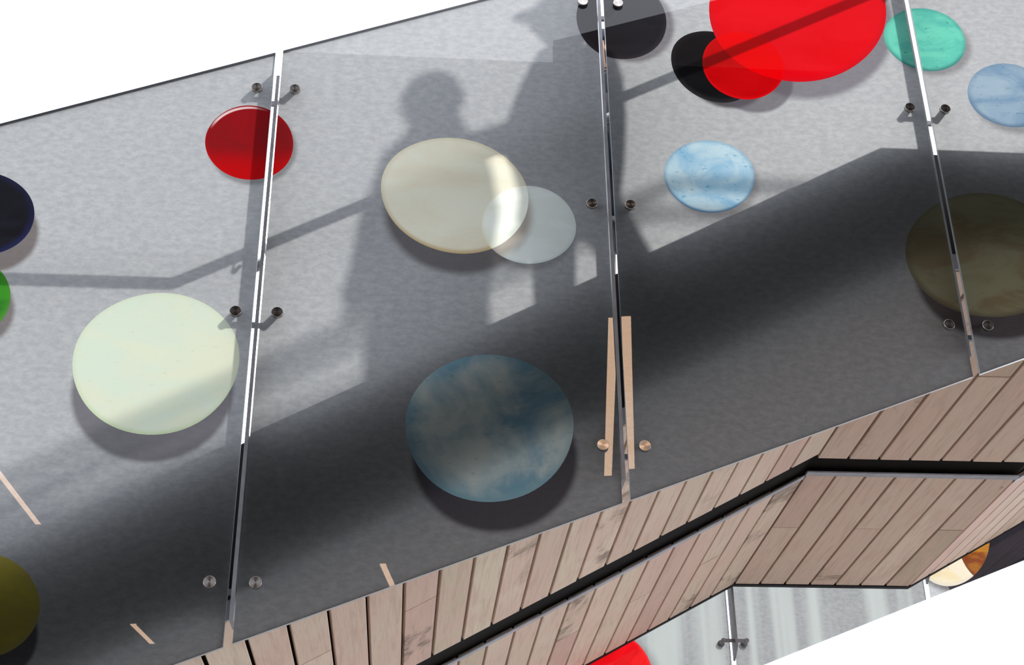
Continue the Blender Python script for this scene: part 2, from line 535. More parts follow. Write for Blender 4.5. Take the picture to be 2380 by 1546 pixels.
PEB = {
 # name: (ellipse x, z, a, b, angle), material args, shadow (ox, oz, grow, soft, density, tint)
 'red_round': ((-0.0757, 2.9797, 0.1617, 0.1516, -60.4)),
 'navy': ((-0.9385, 2.6482, 0.18, 0.1588, -35.7)),
 'green': ((-0.9367, 2.3307, 0.1559, 0.1344, -51.2)),
 'lemon': ((-0.3039, 2.105, 0.2645, 0.2539, -20.9)),
 'olive': ((-0.7212, 1.2959, 0.1781, 0.1508, -27.6)),
 'white': ((0.9035, 2.6747, 0.1639, 0.1599, 35.5)),
 'cream': ((0.6467, 2.7907, 0.2626, 0.2363, -23.8)),
 'teal': ((0.7651, 1.9044, 0.2683, 0.2591, 12.7)),
 'black_top': ((1.2711, 3.6178, 0.1973, 0.1727, 82.9)),
 'black_small': ((1.6111, 3.4063, 0.1745, 0.1571, -57.3)),
 'red_big': ((1.9634, 3.7191, 0.3919, 0.3316, 57.2)),
 'red_small': ((1.7217, 3.4158, 0.1597, 0.1556, 65.2)),
 'mint': ((2.4461, 3.5812, 0.1628, 0.1534, 26.3)),
 'blue_right': ((2.7307, 3.3255, 0.1629, 0.1484, 24.4)),
 'sky_blue': ((1.5544, 2.906, 0.1666, 0.1553, 26.0)),
 'brown': ((2.5148, 2.6135, 0.2938, 0.2522, 23.9)),
 'far_red': ((1.6385, 2.0997, 0.3033, 0.2876, 51.9)),
 'far_black': ((4.3809, 2.7922, 0.6516, 0.3988, 8.6)),
 'far_white': ((3.7864, 2.9904, 0.316, 0.2433, 63.8)),
 'far_brown': ((4.0962, 3.0014, 0.3195, 0.2429, 62.0)),
}
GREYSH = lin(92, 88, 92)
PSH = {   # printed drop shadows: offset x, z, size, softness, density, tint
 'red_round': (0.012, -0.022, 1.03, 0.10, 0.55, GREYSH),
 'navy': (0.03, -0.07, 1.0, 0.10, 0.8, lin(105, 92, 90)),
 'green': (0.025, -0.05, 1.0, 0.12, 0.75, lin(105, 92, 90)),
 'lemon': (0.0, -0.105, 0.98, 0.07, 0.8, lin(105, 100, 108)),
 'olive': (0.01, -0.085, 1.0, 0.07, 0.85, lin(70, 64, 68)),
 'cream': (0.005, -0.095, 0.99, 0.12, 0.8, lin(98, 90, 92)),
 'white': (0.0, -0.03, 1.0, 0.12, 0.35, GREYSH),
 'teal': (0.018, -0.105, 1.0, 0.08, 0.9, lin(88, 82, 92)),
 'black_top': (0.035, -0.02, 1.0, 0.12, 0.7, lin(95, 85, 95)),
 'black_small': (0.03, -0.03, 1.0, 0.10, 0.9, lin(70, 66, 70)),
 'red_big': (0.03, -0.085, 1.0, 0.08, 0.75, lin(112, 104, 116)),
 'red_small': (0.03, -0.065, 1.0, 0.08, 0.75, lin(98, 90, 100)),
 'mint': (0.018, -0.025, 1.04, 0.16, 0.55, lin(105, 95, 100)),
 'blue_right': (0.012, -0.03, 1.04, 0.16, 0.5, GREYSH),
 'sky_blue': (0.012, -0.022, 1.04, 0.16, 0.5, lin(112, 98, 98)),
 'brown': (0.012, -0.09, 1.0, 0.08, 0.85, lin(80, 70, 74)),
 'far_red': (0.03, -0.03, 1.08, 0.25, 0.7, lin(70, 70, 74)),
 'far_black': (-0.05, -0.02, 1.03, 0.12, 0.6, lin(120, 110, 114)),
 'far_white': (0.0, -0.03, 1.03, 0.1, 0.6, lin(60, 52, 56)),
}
PM = {
 'red_round': pebble_mat('red_glaze', PEB['red_round'], lin(150, 22, 28), lin(134, 26, 30), lin(176, 26, 30), 3, 0.4, 0.62, 0.10, hilite=lin(238, 200, 200), glow=lin(198, 14, 18)),
 'navy': pebble_mat('navy_glaze', PEB['navy'], lin(34, 34, 42), lin(28, 28, 33), lin(40, 44, 84), 4, 0.4, 0.6, 0.18),
 'green': pebble_mat('green_glaze', PEB['green'], lin(66, 150, 46), lin(48, 118, 44), lin(86, 150, 60), 5, 0.4, 0.6, 0.16),
 'lemon': pebble_mat('lemon_stone', PEB['lemon'], lin(238, 240, 216), lin(228, 240, 222), lin(214, 228, 192), 4, 0.36, 0.66, 0.07, lin(216, 218, 170), 0.4),
 'olive': pebble_mat('olive_stone', PEB['olive'], lin(206, 190, 78), lin(190, 176, 82), lin(190, 176, 100), 6, 0.4, 0.6, 0.2),
 'cream': pebble_mat('cream_stone', PEB['cream'], lin(224, 221, 204), lin(218, 210, 188), lin(190, 168, 128), 4, 0.40, 0.66, 0.09, lin(214, 190, 166), 0.25, tr=1.7),
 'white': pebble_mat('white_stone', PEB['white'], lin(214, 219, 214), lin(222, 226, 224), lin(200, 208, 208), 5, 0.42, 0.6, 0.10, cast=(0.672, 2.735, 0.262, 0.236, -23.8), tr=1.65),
 'teal': pebble_mat('teal_stone', PEB['teal'], lin(238, 244, 236), lin(140, 184, 204), lin(150, 190, 204), 3.2, 0.36, 0.64, 0.14, lin(130, 150, 140), 0.35, stretch=(1, 1, 1), tr=1.5),
 'black_top': pebble_mat('black_glaze', PEB['black_top'], lin(36, 36, 42), lin(30, 30, 36), lin(50, 46, 54), 4, 0.4, 0.6, 0.14),
 'black_small': pebble_mat('jet_glaze', PEB['black_small'], lin(26, 26, 29), lin(20, 20, 23), lin(44, 42, 46), 4, 0.4, 0.6, 0.16),
 'red_big': pebble_mat('scarlet_glaze', PEB['red_big'], lin(236, 16, 30), lin(232, 8, 22), lin(214, 20, 34), 4, 0.4, 0.6, 0.08, lin(246, 150, 150), 0.0),
 'red_small': pebble_mat('crimson_glaze', PEB['red_small'], lin(206, 8, 14), lin(196, 4, 10), lin(224, 12, 20), 5, 0.4, 0.6, 0.10),
 'red_overlap': pebble_mat('overlap_red', PEB['red_small'], lin(246, 2, 10), lin(240, 2, 10), lin(246, 10, 16), 5, 0.4, 0.6, 0.05),
 'mint': pebble_mat('mint_stone', PEB['mint'], lin(116, 214, 190), lin(96, 194, 178), lin(70, 140, 134), 8, 0.4, 0.62, 0.14, lin(50, 120, 110), 0.6),
 'blue_right': pebble_mat('blue_stone', PEB['blue_right'], lin(164, 184, 200), lin(120, 150, 180), lin(100, 126, 154), 5, 0.34, 0.68, 0.16, lin(70, 96, 128), 0.5),
 'sky_blue': pebble_mat('sky_blue_stone', PEB['sky_blue'], lin(190, 214, 226), lin(136, 182, 214), lin(80, 118, 150), 7, 0.36, 0.70, 0.10, lin(70, 150, 190), 0.7, stretch=(1, 1, 1.2), tr=1.15),
 'brown': pebble_mat('umber_stone', PEB['brown'], lin(196, 194, 158), lin(180, 164, 130), lin(150, 140, 116), 5, 0.40, 0.62, 0.10, lin(150, 100, 70), 0.2, tr=0.85),
 'cream_overlap': pebble_mat('overlap_white', PEB['white'], lin(244, 246, 236), lin(236, 238, 224), lin(238, 226, 190), 5, 0.42, 0.6, 0.06, tr=1.6),
 'far_red': pebble_mat('far_red_glaze', PEB['far_red'], lin(236, 20, 28), lin(214, 12, 20), lin(242, 70, 78), 4, 0.4, 0.6, 0.06),
 'far_black': pebble_mat('far_black_glaze', PEB['far_black'], lin(44, 40, 47), lin(38, 36, 42), lin(64, 56, 64), 4, 0.4, 0.6, 0.10),
 'far_white': pebble_mat('far_ivory_stone', PEB['far_white'], lin(226, 206, 166), lin(228, 216, 194), lin(216, 206, 190), 5, 0.4, 0.6, 0.10, lin(196, 130, 80), 0.4),
 'far_brown': pebble_mat('far_amber_stone', PEB['far_brown'], lin(178, 120, 46), lin(124, 62, 34), lin(120, 70, 40), 5, 0.40, 0.6, 0.10),
}
PLAB = {
 'red_round': 'deep red pebble print', 'navy': 'near-black navy pebble print', 'green': 'green pebble print', 'lemon': 'pale lemon pebble print',
 'olive': 'olive yellow pebble print', 'cream': 'cream pebble print', 'white': 'small white pebble print', 'teal': 'shaded blue-grey pebble print',
 'black_top': 'black pebble print', 'black_small': 'small black pebble print', 'red_big': 'large scarlet pebble print', 'red_small': 'small red pebble print',
 'mint': 'mint green pebble print', 'blue_right': 'slate blue pebble print', 'sky_blue': 'pale sky-blue pebble print', 'brown': 'shaded brown-grey pebble print',
 'red_overlap': 'bright red overlap of two pebbles', 'cream_overlap': 'bright lens where white and cream pebbles overlap',
 'far_red': 'bright red pebble print', 'far_black': 'black pebble print', 'far_white': 'ivory pebble print', 'far_brown': 'amber brown pebble print'}

def wob(name, t):
    h = sum(map(ord, name))
    return 1 + 0.008 * math.sin(3 * t + h) + 0.006 * math.sin(2 * t + h * 1.7) + 0.003 * math.sin(5 * t + h * 0.3)
def contour(name, n=72):
    cx, cz, a, b, ang = PEB[name]; c, s = math.cos(math.radians(ang)), math.sin(math.radians(ang))
    r = []
    for k in range(n):
        t = 2 * math.pi * k / n; q = wob(name, t)
        u, v_ = a * q * math.cos(t), b * q * math.sin(t)
        r.append((cx + u * c - v_ * s, cz + u * s + v_ * c))
    return r
def inside(name, x, z):
    cx, cz, a, b, ang = PEB[name]; c, s = math.cos(math.radians(ang)), math.sin(math.radians(ang))
    dx, dz = x - cx, z - cz
    u, v_ = (dx * c + dz * s) / a, (-dx * s + dz * c) / b
    return math.hypot(u, v_) < wob(name, math.atan2(v_, u))
def clip(poly, quad):
    res = poly
    for i in range(len(quad)):
        (ax, az), (bx, bz) = quad[i], quad[(i + 1) % len(quad)]
        sd = lambda p: (bx - ax) * (p[1] - az) - (bz - az) * (p[0] - ax)
        nxt = []
        for k in range(len(res)):
            p, q = res[k], res[(k + 1) % len(res)]
            sp, sq = sd(p), sd(q)
            if sp >= 0: nxt.append(p)
            if (sp >= 0) != (sq >= 0):
                t = sp / (sp - sq); nxt.append((p[0] + (q[0] - p[0]) * t, p[1] + (q[1] - p[1]) * t))
        res = nxt
        if not res: break
    return res

def glass_panel(x0, x1, yf, names, label, group, film, far=False):
    """parallelogram laminated pane; the pebbles of its print are inlaid as separate pieces.
    names: painter's order, bottom first. Overlap pieces: (top, under, overlap name)"""
    xa, xb = x0 + HG, x1 - HG
    quad = [(xa, BOT(xa)), (xb, BOT(xb)), (xb, TOP(xb)), (xa, TOP(xa))]
    pts = [Vector(p) for p in quad]
    edges = [(0, 1), (1, 2), (2, 3), (3, 0)]
    present = []
    for n in names:
        c = clip(contour(n), quad)
        if len(c) < 3: continue
        present.append(n)
        b0 = len(pts)
        pts += [Vector(p) for p in c]
        edges += [(b0 + k, b0 + (k + 1) % len(c)) for k in range(len(c))]
    V, _, F, *_r = delaunay_2d_cdt(pts, edges, [], 0, 1e-6)
    groups = {}
    for f in F:
        cx = sum(V[i].x for i in f) / len(f); cz = sum(V[i].y for i in f) / len(f)
        hit = [n for n in present if inside(n, cx, cz)]
        key = hit[-1] if hit else None
        if 'cream' in hit and 'white' in hit: key = 'cream_overlap'
        if 'red_big' in hit and 'red_small' in hit: key = 'red_overlap'
        if key == 'far_brown' and 'far_white' not in hit: key = 'far_black'
        groups.setdefault(key, []).append(f)
    def sheet(bm, faces):
        m_ = {}
        for f in faces:
            for i in f:
                if i not in m_: m_[i] = bm.verts.new((V[i].x, yf, V[i].y))
            fc = bm.faces.new([m_[i] for i in f])
            fc.normal_update()
            if fc.normal.y > 0: fc.normal_flip()
    bm = bmesh.new()
    sheet(bm, groups.get(None, []))
    a = [bm.verts.new((x, yf, z)) for x, z in quad]; b = [bm.verts.new((x, yf + PT, z)) for x, z in quad]
    for i in range(4):
        f = bm.faces.new((a[i], b[i], b[(i + 1) % 4], a[(i + 1) % 4])); f.material_index = 1
    f = bm.faces.new(b); f.material_index = 2
    bmesh.ops.remove_doubles(bm, verts=bm.verts, dist=1e-6)
    bm.normal_update()
    for f in bm.faces:
        c = f.calc_center_median()
        want = {0: Vector((0, -1, 0)), 2: Vector((0, 1, 0))}.get(f.material_index, c - Vector(((xa + xb) / 2, yf + PT / 2, (BOT((xa + xb) / 2) + TOP((xa + xb) / 2)) / 2)))
        if f.normal.dot(want) < 0: f.normal_flip()
    o = obj('glass_panel', bm, film)
    o.data.materials.append(M['edge']); o.data.materials.append(M['back'])
    tag(o, label, 'glass panel', group)
    bm = bmesh.new()
    prism(bm, [(xa, TOP(xa) - 0.004), (xb, TOP(xb) - 0.004), (xb, TOP(xb) + 0.005), (xa, TOP(xa) + 0.005)], yf - 0.0008, yf + PT + 0.0008)
    obj('top_edging', bm, M['edging'], o)
    for key, faces in groups.items():
        if key is None: continue
        bm = bmesh.new(); sheet(bm, faces)
        p = obj('pebble_print', bm, PM[key], o)
        p['label'] = PLAB[key]
    return o

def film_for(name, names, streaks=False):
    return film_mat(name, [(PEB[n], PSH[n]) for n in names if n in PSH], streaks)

G1 = 'near row of printed glass panels'
P0 = ['navy', 'green', 'lemon', 'olive', 'red_round']
P1 = ['red_round', 'lemon', 'white', 'cream', 'teal', 'black_top']
P2 = ['black_top', 'black_small', 'red_big', 'red_small', 'sky_blue', 'mint', 'brown']
P3 = ['mint', 'blue_right', 'brown']
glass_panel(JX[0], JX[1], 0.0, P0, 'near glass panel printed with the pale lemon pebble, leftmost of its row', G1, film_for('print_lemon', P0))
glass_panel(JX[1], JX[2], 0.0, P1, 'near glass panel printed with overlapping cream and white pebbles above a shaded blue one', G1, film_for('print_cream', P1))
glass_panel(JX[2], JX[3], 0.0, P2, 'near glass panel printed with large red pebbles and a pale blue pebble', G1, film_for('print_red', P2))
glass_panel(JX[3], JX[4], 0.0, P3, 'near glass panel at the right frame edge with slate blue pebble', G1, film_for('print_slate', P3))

glass_panel(JX[4], 4.8, 0.0, [], 'plain near glass panel just beyond the right edge of the frame', G1, film_for('print_plain_r', []))
glass_panel(-2.4, JX[0], 0.0, [], 'plain near glass panel just beyond the left edge of the frame', G1, film_for('print_plain_l', []))

YFP = 3.788
G2 = 'far row of printed glass panels'
FX = [0.0, 1.2, 2.4, 3.6, 4.8, 6.0]
F1, F3 = ['far_red'], ['far_black', 'far_white', 'far_brown']
glass_panel(FX[0], FX[1], YFP, [], 'far glass panel with plain streaked film, wholly behind the soffit', G2, film_for('far_plain', [], True))
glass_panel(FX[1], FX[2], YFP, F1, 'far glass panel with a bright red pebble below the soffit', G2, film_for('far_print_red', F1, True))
glass_panel(FX[2], FX[3], YFP, ['far_white'], 'far glass panel with plain streaked grey film below the soffit', G2, film_for('far_print_grey', [], True))
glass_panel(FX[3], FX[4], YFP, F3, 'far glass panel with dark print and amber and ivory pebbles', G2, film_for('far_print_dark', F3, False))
glass_panel(FX[4], FX[5], YFP, [], 'far glass panel beyond the dark one, outside the frame', G2, film_for('far_plain_b', [], False))

# ------------------------------------------------------------------ balustrade posts with point fixings
def cyl_y(bm, x, z, y0, y1, r, seg=24, r2=None):
    r2 = r if r2 is None else r2
    A = [bm.verts.new((x + r * math.cos(2 * math.pi * k / seg), y0, z + r * math.sin(2 * math.pi * k / seg))) for k in range(seg)]
    B = [bm.verts.new((x + r2 * math.cos(2 * math.pi * k / seg), y1, z + r2 * math.sin(2 * math.pi * k / seg))) for k in range(seg)]
    bm.faces.new(A); bm.faces.new(B[::-1])
    for k in range(seg):
        bm.faces.new((A[k], A[(k + 1) % seg], B[(k + 1) % seg], B[k])).smooth = True
    bmesh.ops.recalc_face_normals(bm, faces=bm.faces)

def post(x, ypane, sgn, label, group):
    """steel fin behind a glass joint; sgn +1: the fin stands behind the near panes, -1: in front of the far ones"""
    zb, zt = BOT(x) + 0.085, TOP(x) - 0.085
    yb = ypane + PT if sgn > 0 else ypane
    t = empty('balustrade_post', (x, yb, zb)); tag(t, label, 'post', group)
    ys = [yb + sgn * 0.012, yb + sgn * 0.113]
    bm = bmesh.new()
    prof = [(ys[0], zb), (ys[1], zb + 0.06), (ys[1], zt - 0.012), (ys[1] - sgn * 0.012, zt), (ys[0], zt)]
    if sgn > 0: prof = [(ys[0], zb), (ys[1] - 0.0, zb), (ys[1], zt), (ys[0], zt)]
    A = [bm.verts.new((x - 0.006, y, z)) for y, z in prof]; B = [bm.verts.new((x + 0.006, y, z)) for y, z in prof]
    bm.faces.new(A); bm.faces.new(B[::-1])
    for k in range(len(prof)):
        bm.faces.new((A[k], B[k], B[(k + 1) % len(prof)], A[(k + 1) % len(prof)]))
    bmesh.ops.recalc_face_normals(bm, faces=bm.faces)
    obj('fin', bm, M['steel'], t)
    z3 = TOP(x) - 0.171
    for zf in (z3, z3 - 0.922, z3 - 1.844):
        yc = yb + sgn * 0.070
        bm = bmesh.new()
        box(bm, x - 0.068, x + 0.068, yc - 0.006, yc + 0.006, zf - 0.009, zf + 0.009)
        br = obj('spider_bracket', bm, M['steel'], t)
        for s in (-1, 1):
            xf = x + s * 0.0675
            bm = bmesh.new(); cyl_y(bm, xf, zf, yb, yb + sgn * 0.080, 0.013, 16)
            b_ = obj('bolt', bm, M['steel'], t); b_.parent = br; b_.matrix_parent_inverse = Matrix.Identity(4)
            y0 = ypane - 0.013 if sgn > 0 else ypane + PT + 0.013
            y1 = ypane if sgn > 0 else ypane + PT
            me = bpy.data.meshes.get('fixing_cap_near' if sgn > 0 else 'fixing_cap_far')
            if me is None:
                bm = bmesh.new(); cyl_y(bm, 0, 0, min(y0, y1) - y1, max(y0, y1) - y1, 0.0195, 32)
                bmesh.ops.bevel(bm, geom=[e for e in bm.edges if len(e.link_faces) == 2 and any(len(f.verts) > 8 for f in e.link_faces)], offset=0.0015, segments=1, affect='EDGES')
                me = bpy.data.meshes.new('fixing_cap_near' if sgn > 0 else 'fixing_cap_far'); bm.to_mesh(me); bm.free()
                me.materials.append(M['cap'])
            c_ = bpy.data.objects.new('fixing_cap', me); C.objects.link(c_)
            c_.parent = t; c_.matrix_parent_inverse = Matrix.Translation(-Vector(t.location)); c_.location = (xf, y1, zf)
            if sgn < 0:
                bm = bmesh.new(); cyl_y(bm, xf, zf, yb - 0.012, yb, 0.0195, 20)
                obj('washer', bm, M['steel'], t)
    return t
GP = 'steel posts behind the near glass joints'
post(JX[0], 0.0, 1, 'steel fin post at the left end of the near glass row', GP)
post(JX[1], 0.0, 1, 'steel fin post with round caps behind the joint through the deep red pebble', GP)
post(JX[2], 0.0, 1, 'steel fin post with round caps behind the joint through the black pebble', GP)
post(JX[3], 0.0, 1, 'steel fin post with round caps behind the joint through the mint pebble', GP)
post(JX[4], 0.0, 1, 'steel fin post at the right end of the near glass row', GP)
GQ = 'steel posts along the far glass panels'
for xx, lb in zip(FX[1:5], ('steel fin post on the far glass left of the red pebble', 'steel fin post with small bracket on the far glass below the landing soffit',
                            'steel fin post on the far glass beside the ivory pebble', 'steel fin post on the far glass beyond the dark panel')):
    post(xx, YFP, -1, lb, GQ)

# ------------------------------------------------------------------ ceiling behind the camera (mirrored in the panes) with its slim lamps
M['ceil'] = simple('ceiling_timber', lin(72, 62, 55), 0.8, var=(3, 0.1), spec=0.2)
bm = bmesh.new(); prism(bm, [(1.098, 4.0), (11, 4.0), (11, 7.77), (1.098, 4.111)], -0.765, -0.72)
tag(obj('trim_1', bm, M['ceil']), 'rising dark fascia along the ceiling edge, mirrored in the glass', None, None, 'structure')
bm = bmesh.new(); box(bm, -9, 11, -13.0, -0.77, 4.0, 4.03)
tag(obj('ceiling', bm, M['ceil']), 'timber ceiling over the viewpoint, mirrored in the glass', None, None, 'structure')
def lamp_mat():
    m, nt = new_mat('warm_diffuser')
    em = N(nt, 'ShaderNodeEmission'); em.inputs['Color'].default_value = (1.0, 0.66, 0.43, 1); em.inputs['Strength'].default_value = 15.0
    o = N(nt, 'ShaderNodeOutputMaterial'); nt.links.new(em.outputs[0], o.inputs[0])
    return m
M['lamp'] = lamp_mat()
for a, b, wd, lb in (((1.672, -2.983), (1.957, -5.299), 0.055, 'warm slim lamp mirrored just left of the joint through the black pebble'),
                 ((1.745, -2.963), (2.104, -5.165), 0.055, 'warm slim lamp mirrored just right of the joint through the black pebble'),
                 ((-2.45, -4.4), (-2.326, -6.481), 0.05, 'warm slim lamp mirrored at the left frame edge above the olive pebble'),
                 ((-2.007, -9.065), (-1.918, -9.692), 0.06, 'short warm lamp mirrored near the bottom left between olive pebble and joint'),
                 ((0.328, -7.281), (0.478, -8.312), 0.055, 'warm lamp mirrored at the bottom edge of the glass below the shaded blue pebble')):
    A, B = Vector(a), Vector(b); d = B - A; ang = math.atan2(d.y, d.x); L = d.length
    t = empty('linear_lamp', (A.x, A.y, 3.999)); tag(t, lb, 'lamp', 'slim lamps in the ceiling')
    bm = bmesh.new(); box(bm, 0, L, -wd / 2, wd / 2, -0.006, 0.0)
    o = obj('diffuser', bm, M['lamp'], t); o.matrix_parent_inverse = Matrix.Identity(4); o.rotation_euler = (0, 0, ang)
    bm = bmesh.new()
    for s in (-1, 1): box(bm, 0, L, s * (wd / 2 + 0.004) - 0.004, s * (wd / 2 + 0.004) + 0.004, -0.012, 0.0)
    o = obj('housing', bm, M['darksteel'], t); o.matrix_parent_inverse = Matrix.Identity(4); o.rotation_euler = (0, 0, ang)

# ------------------------------------------------------------------ two people on the stairs, seen as shadows through the glass
skin_m = simple('skin', lin(205, 160, 135), 0.6)
glove_m = simple('dark_gloves', lin(46, 46, 50), 0.8)
hair_m = simple('dark_hair', lin(40, 32, 28), 0.7)
def sphere(bm, c, r, u=16, v_=12, shape=None):
    m4 = Matrix.Translation(c)
    res = bmesh.ops.create_uvsphere(bm, u_segments=u, v_segments=v_, radius=1.0)
    for vt in res['verts']:
        p = vt.co.copy()
        if shape: p = shape(p)
        vt.co = Vector(c) + Vector((p.x * r[0], p.y * r[1], p.z * r[2]))
    for f in bm.faces: f.smooth = True

def body_mesh(verts, edges, root):
    names = list(verts)
    me = bpy.data.meshes.new('body')
    me.from_pydata([verts[n][:3] for n in names], [(names.index(a), names.index(b)) for a, b in edges], [])
    o = bpy.data.objects.new('tmp', me); C.objects.link(o)
    o.modifiers.new('skin', 'SKIN')
    sk = me.skin_vertices[0].data
    for i, n in enumerate(names):
        r = verts[n][3]; sk[i].radius = r if isinstance(r, tuple) else (r, r)
        sk[i].use_root = (n == root)
    ss = o.modifiers.new('sub', 'SUBSURF'); ss.levels = 2; ss.render_levels = 2
    dg = bpy.context.evaluated_depsgraph_get(); dg.update()
    res = bpy.data.meshes.new_from_object(o.evaluated_get(dg))
    bpy.data.objects.remove(o)
    for p in res.polygons: p.use_smooth = True
    return res

def hand(V, E, base, p, d, sgn):
    """palm and five bent fingers growing from wrist 'base' at p along direction d"""
    p, d = Vector(p), Vector(d).normalized()
    side = d.cross(Vector((0, 0, 1)) if abs(d.z) < 0.8 else Vector((0, 1, 0))).normalized()
    curl = side.cross(d).normalized() * sgn
    pm = p + d * 0.05
    V[base + 'palm'] = (*pm, (0.032, 0.016)); E.append((base, base + 'palm'))
    for k, (o, L) in enumerate(((-0.03, 0.062), (-0.01, 0.075), (0.01, 0.070), (0.03, 0.055))):
        a = pm + d * 0.04 + side * o; b = a + d * L * 0.55 + curl * 0.012; c = b + d * L * 0.4 + curl * 0.025
        for t_, q, r in (('a', a, 0.0095), ('b', b, 0.0085), ('c', c, 0.0075)): V['%s%s%d' % (base, t_, k)] = (*q, r)
        E += [(base + 'palm', '%sa%d' % (base, k)), ('%sa%d' % (base, k), '%sb%d' % (base, k)), ('%sb%d' % (base, k), '%sc%d' % (base, k))]
    a = p + d * 0.03 - side * 0.035; b = a + d * 0.035 - side * 0.02 + curl * 0.012
    V[base + 't1'] = (*a, 0.011); V[base + 't2'] = (*b, 0.009)
    E += [(base, base + 't1'), (base + 't1', base + 't2')]

def shell(bm, rings, seg=24):
    """garment: elliptical rings (cx, cy, cz, rx, ry)"""
    R_ = []
    for cx, cy, cz, rx, ry in rings:
        R_.append([bm.verts.new((cx + rx * math.cos(2 * math.pi * k / seg), cy + ry * math.sin(2 * math.pi * k / seg), cz)) for k in range(seg)])
    for a, b in zip(R_, R_[1:]):
        for k in range(seg):
            bm.faces.new((a[k], a[(k + 1) % seg], b[(k + 1) % seg], b[k])).smooth = True
    bm.faces.new(R_[0][::-1]); bm.faces.new(R_[-1])
    return bm

def person(label, depth, joints, links, head_c, head_r, face, hands, garments, coat_m, hair_fn):
    """joints given as they fall on the glass in shadow; moved back up the sun's ray to their depth"""
    W = lambda x, z, dy=0.0: (x + SX * (depth + dy), depth + dy, z + SZ * (depth + dy))
    V = {}
    for n, (x, z, dy, r) in joints.items():
        V[n] = (*(Vector(W(x, z)) + Vector((0, dy, 0))), r)
    E_ = list(links)
    for wrist, d, sg in hands: hand(V, E_, wrist, V[wrist][:3], d, sg)
    me = body_mesh(V, E_, 'pelvis')
    bm = bmesh.new(); bm.from_mesh(me)
    n_body = len(bm.faces)
    hc = Vector(W(*head_c))
    fx = face
    def shp(p):
        q = p.copy()
        if q.z < 0: q.x *= 1 + 0.22 * q.z; q.y *= 1 + 0.25 * q.z          # jaw
        if fx == 0:                                   # looking towards the glass
            if q.y < -0.75 and -0.35 < q.z < 0.15 and abs(q.x) < 0.25: q.y -= 0.22 * (1 - abs(q.z + 0.12) / 0.35)
            return q
        front = q.x * fx
        if front > 0.75 and -0.35 < q.z < 0.15 and abs(q.y) < 0.25: q.x += fx * 0.22 * (1 - abs(q.z + 0.12) / 0.35)   # nose
        if front > 0.6 and 0.05 < q.z < 0.3 and 0.2 < abs(q.y) < 0.6: q.x -= fx * 0.10                          # eye sockets
        if front > 0.6 and -0.65 < q.z < -0.5 and abs(q.y) < 0.4: q.x -= fx * 0.06                              # mouth
        return q
    sphere(bm, hc, head_r, 28, 22, shp)
    for s in (-1, 1): sphere(bm, hc + Vector((0, s * head_r[1], -0.005)), (0.022, 0.012, 0.032), 10, 8)         # ears
    t = empty('person', (V['footL'][0], depth, min(V['footL'][2], V['footR'][2])))
    tag(t, label, 'person', 'people on the stairs')
    bpy.data.meshes.remove(me)
    for i, f in enumerate(bm.faces):
        if i < n_body: f.material_index = 1
    bo = obj('body', bm, skin_m, t); bo.data.materials.append(glove_m)
    for nm, rings in garments:
        bm = bmesh.new()
        shell(bm, [(*(Vector(W(x, z)) + Vector((0, dy, 0))), rx, ry) for x, z, dy, rx, ry in rings])
        obj(nm, bm, coat_m, t)
    bm = bmesh.new(); hair_fn(bm, hc, head_r); obj('hair', bm, hair_m, t)
    return t, hc

def sleeve(t, pts, r, mat):
    bm = bmesh.new(); tube(bm, pts, r, 14); obj('sleeve', bm, mat, t)

LEGS = [('pelvis', 'hipL'), ('hipL', 'kneeL'), ('kneeL', 'ankleL'), ('ankleL', 'footL'), ('pelvis', 'hipR'), ('hipR', 'kneeR'), ('kneeR', 'ankleR'), ('ankleR', 'footR')]
UP = [('pelvis', 'chest'), ('chest', 'neck'), ('neck', 'skull'), ('chest', 'shL'), ('shL', 'elL'), ('elL', 'wrL'), ('chest', 'shR'), ('shR', 'elR'), ('elR', 'wrR')]

D1 = 0.90
J1 = {'pelvis': (0.565, 2.42, 0, 0.13), 'chest': (0.57, 2.82, 0, (0.14, 0.11)), 'neck': (0.572, 3.02, 0, 0.05), 'skull': (0.572, 3.12, 0, 0.055),
      'shL': (0.45, 2.93, 0, 0.055), 'elL': (0.375, 2.67, 0, 0.045), 'wrL': (0.335, 2.44, 0, 0.03),
      'shR': (0.70, 2.985, 0, 0.055), 'elR': (0.80, 3.02, -0.05, 0.045), 'wrR': (0.82, 3.03, -0.08, 0.03),
      'hipL': (0.50, 2.36, 0, 0.09), 'kneeL': (0.49, 2.0, 0, 0.06), 'ankleL': (0.48, 1.61, 0, 0.04), 'footL': (0.54, 1.554, 0, 0.035),
      'hipR': (0.64, 2.36, 0, 0.09), 'kneeR': (0.66, 2.02, 0, 0.06), 'ankleR': (0.62, 1.61, 0, 0.04), 'footR': (0.665, 1.554, 0, 0.035)}
coat1 = simple('charcoal_coat', lin(58, 56, 62), 0.8)
def hair1(bm, c, r):
    sphere(bm, c + Vector((-0.012, 0, 0.012)), (r[0] * 1.06, r[1] * 1.1, r[2] * 1.02), 20, 14,
           lambda p: p if (p.x < 0.45 or p.z > 0.55) else Vector((p.x * 0.75, p.y * 0.8, p.z)))
t1, h1 = person('person in long dark coat, round-headed shadow above the cream pebble', D1, J1, LEGS + UP,
    (0.57, 3.185), (0.100, 0.100, 0.118), 0, [('wrL', (-0.1, 0, -1), 1), ('wrR', (1, 0, 0.1), -1)],
    [('coat', [(0.575, 3.10, 0, 0.085, 0.085), (0.575, 3.04, 0, 0.11, 0.09), (0.572, 2.99, 0, 0.15, 0.10), (0.585, 2.88, 0, 0.185, 0.13), (0.60, 2.70, 0, 0.197, 0.13), (0.58, 2.52, 0, 0.19, 0.13), (0.565, 2.35, 0, 0.19, 0.15), (0.565, 2.0, 0, 0.205, 0.17)])],
    coat1, hair1)
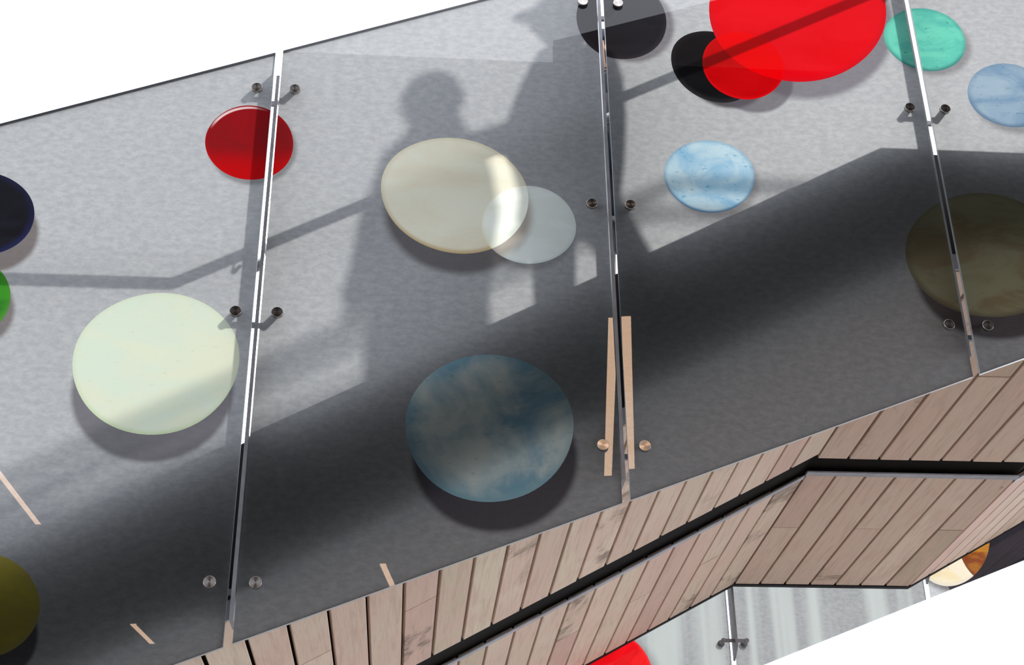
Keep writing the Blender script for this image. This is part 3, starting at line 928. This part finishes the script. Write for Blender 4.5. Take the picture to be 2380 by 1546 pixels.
WW = lambda d, x, z, dy=0.0: (x + SX * d, d + dy, z + SZ * d)
sleeve(t1, [WW(D1, 0.46, 2.94), WW(D1, 0.385, 2.68), WW(D1, 0.332, 2.36)], [0.068, 0.062, 0.052], coat1)
sleeve(t1, [WW(D1, 0.69, 2.98), WW(D1, 0.80, 3.02, -0.05), WW(D1, 0.84, 3.03, -0.08)], [0.068, 0.056, 0.045], coat1)

D2 = 0.60
J2 = {'pelvis': (1.06, 2.76, 0, 0.10), 'chest': (1.05, 3.15, 0, (0.16, 0.13)), 'neck': (1.04, 3.42, 0, 0.055), 'skull': (1.045, 3.52, 0, 0.06),
      'shL': (1.06, 3.30, -0.17, 0.06), 'elL': (0.97, 2.93, -0.2, 0.045), 'wrL': (0.80, 2.90, -0.16, 0.032),
      'shR': (1.06, 3.30, 0.17, 0.06), 'elR': (1.04, 3.0, 0.22, 0.045), 'wrR': (1.0, 2.80, 0.22, 0.032),
      'hipL': (0.96, 2.68, -0.08, 0.065), 'kneeL': (0.95, 2.36, -0.08, 0.055), 'ankleL': (0.97, 1.98, -0.08, 0.04), 'footL': (0.94, 1.90, -0.08, 0.035),
      'hipR': (1.17, 2.76, 0.08, 0.075), 'kneeR': (1.297, 2.545, 0.08, 0.065), 'ankleR': (1.36, 2.10, 0.08, 0.042), 'footR': (1.28, 2.06, 0.08, 0.035)}
coat2 = simple('navy_jacket', lin(44, 50, 70), 0.8)
trou = simple('grey_trousers', lin(70, 70, 74), 0.85)
def hair2(bm, c, r):
    sphere(bm, c + Vector((0.014, 0, 0.012)), (r[0] * 1.04, r[1] * 1.08, r[2] * 1.0), 20, 14,
           lambda p: p if (p.x > -0.45 or p.z > 0.55) else Vector((p.x * 0.75, p.y * 0.8, p.z)))
t2, h2 = person('person in peaked cap and jacket, taller shadow beside the black pebble', D2, J2, LEGS + UP,
    (1.045, 3.575), (0.105, 0.085, 0.125), -1, [('wrL', (-1, 0, -0.1), 1), ('wrR', (-0.2, 0, -1), 1)],
    [('jacket', [(1.04, 3.44, 0, 0.09, 0.08), (1.075, 3.38, 0, 0.15, 0.17), (1.065, 3.28, 0, 0.178, 0.2), (1.045, 3.12, 0, 0.206, 0.2), (1.05, 2.95, 0, 0.19, 0.18), (1.055, 2.80, 0, 0.165, 0.16), (1.065, 2.69, 0, 0.15, 0.15)])],
    coat2, hair2)
sleeve(t2, [WW(D2, 1.06, 3.31, -0.17), WW(D2, 0.97, 2.94, -0.2), WW(D2, 0.775, 2.925, -0.16)], [0.075, 0.085, 0.085], coat2)
sleeve(t2, [WW(D2, 1.06, 3.31, 0.17), WW(D2, 1.04, 3.0, 0.22), WW(D2, 1.0, 2.82, 0.22)], [0.07, 0.058, 0.045], coat2)
for nm, ps, rr in (('trouser_leg', [(0.955, 2.70, -0.08), (0.95, 2.36, -0.08), (0.965, 1.98, -0.08)], [0.075, 0.068, 0.055]),
                   ('trouser_leg', [(1.175, 2.80, 0.08), (1.297, 2.545, 0.08), (1.39, 2.12, 0.08)], [0.085, 0.078, 0.06])):
    bm = bmesh.new(); tube(bm, [WW(D2, x, z, dy) for x, z, dy in ps], rr, 14); obj(nm, bm, trou, t2)
bm = bmesh.new()
sphere(bm, h2 + Vector((0, 0, 0.055)), (0.112, 0.094, 0.085), 20, 12, lambda p: Vector((p.x, p.y, max(p.z, -0.15))))
cap_o = obj('cap', bm, coat2, t2)
bm = bmesh.new(); sphere(bm, h2 + Vector((-0.10, 0, 0.035)), (0.085, 0.07, 0.010), 18, 8, lambda p: p)
br = obj('cap_peak', bm, coat2, cap_o); br.matrix_parent_inverse = Matrix.Identity(4)
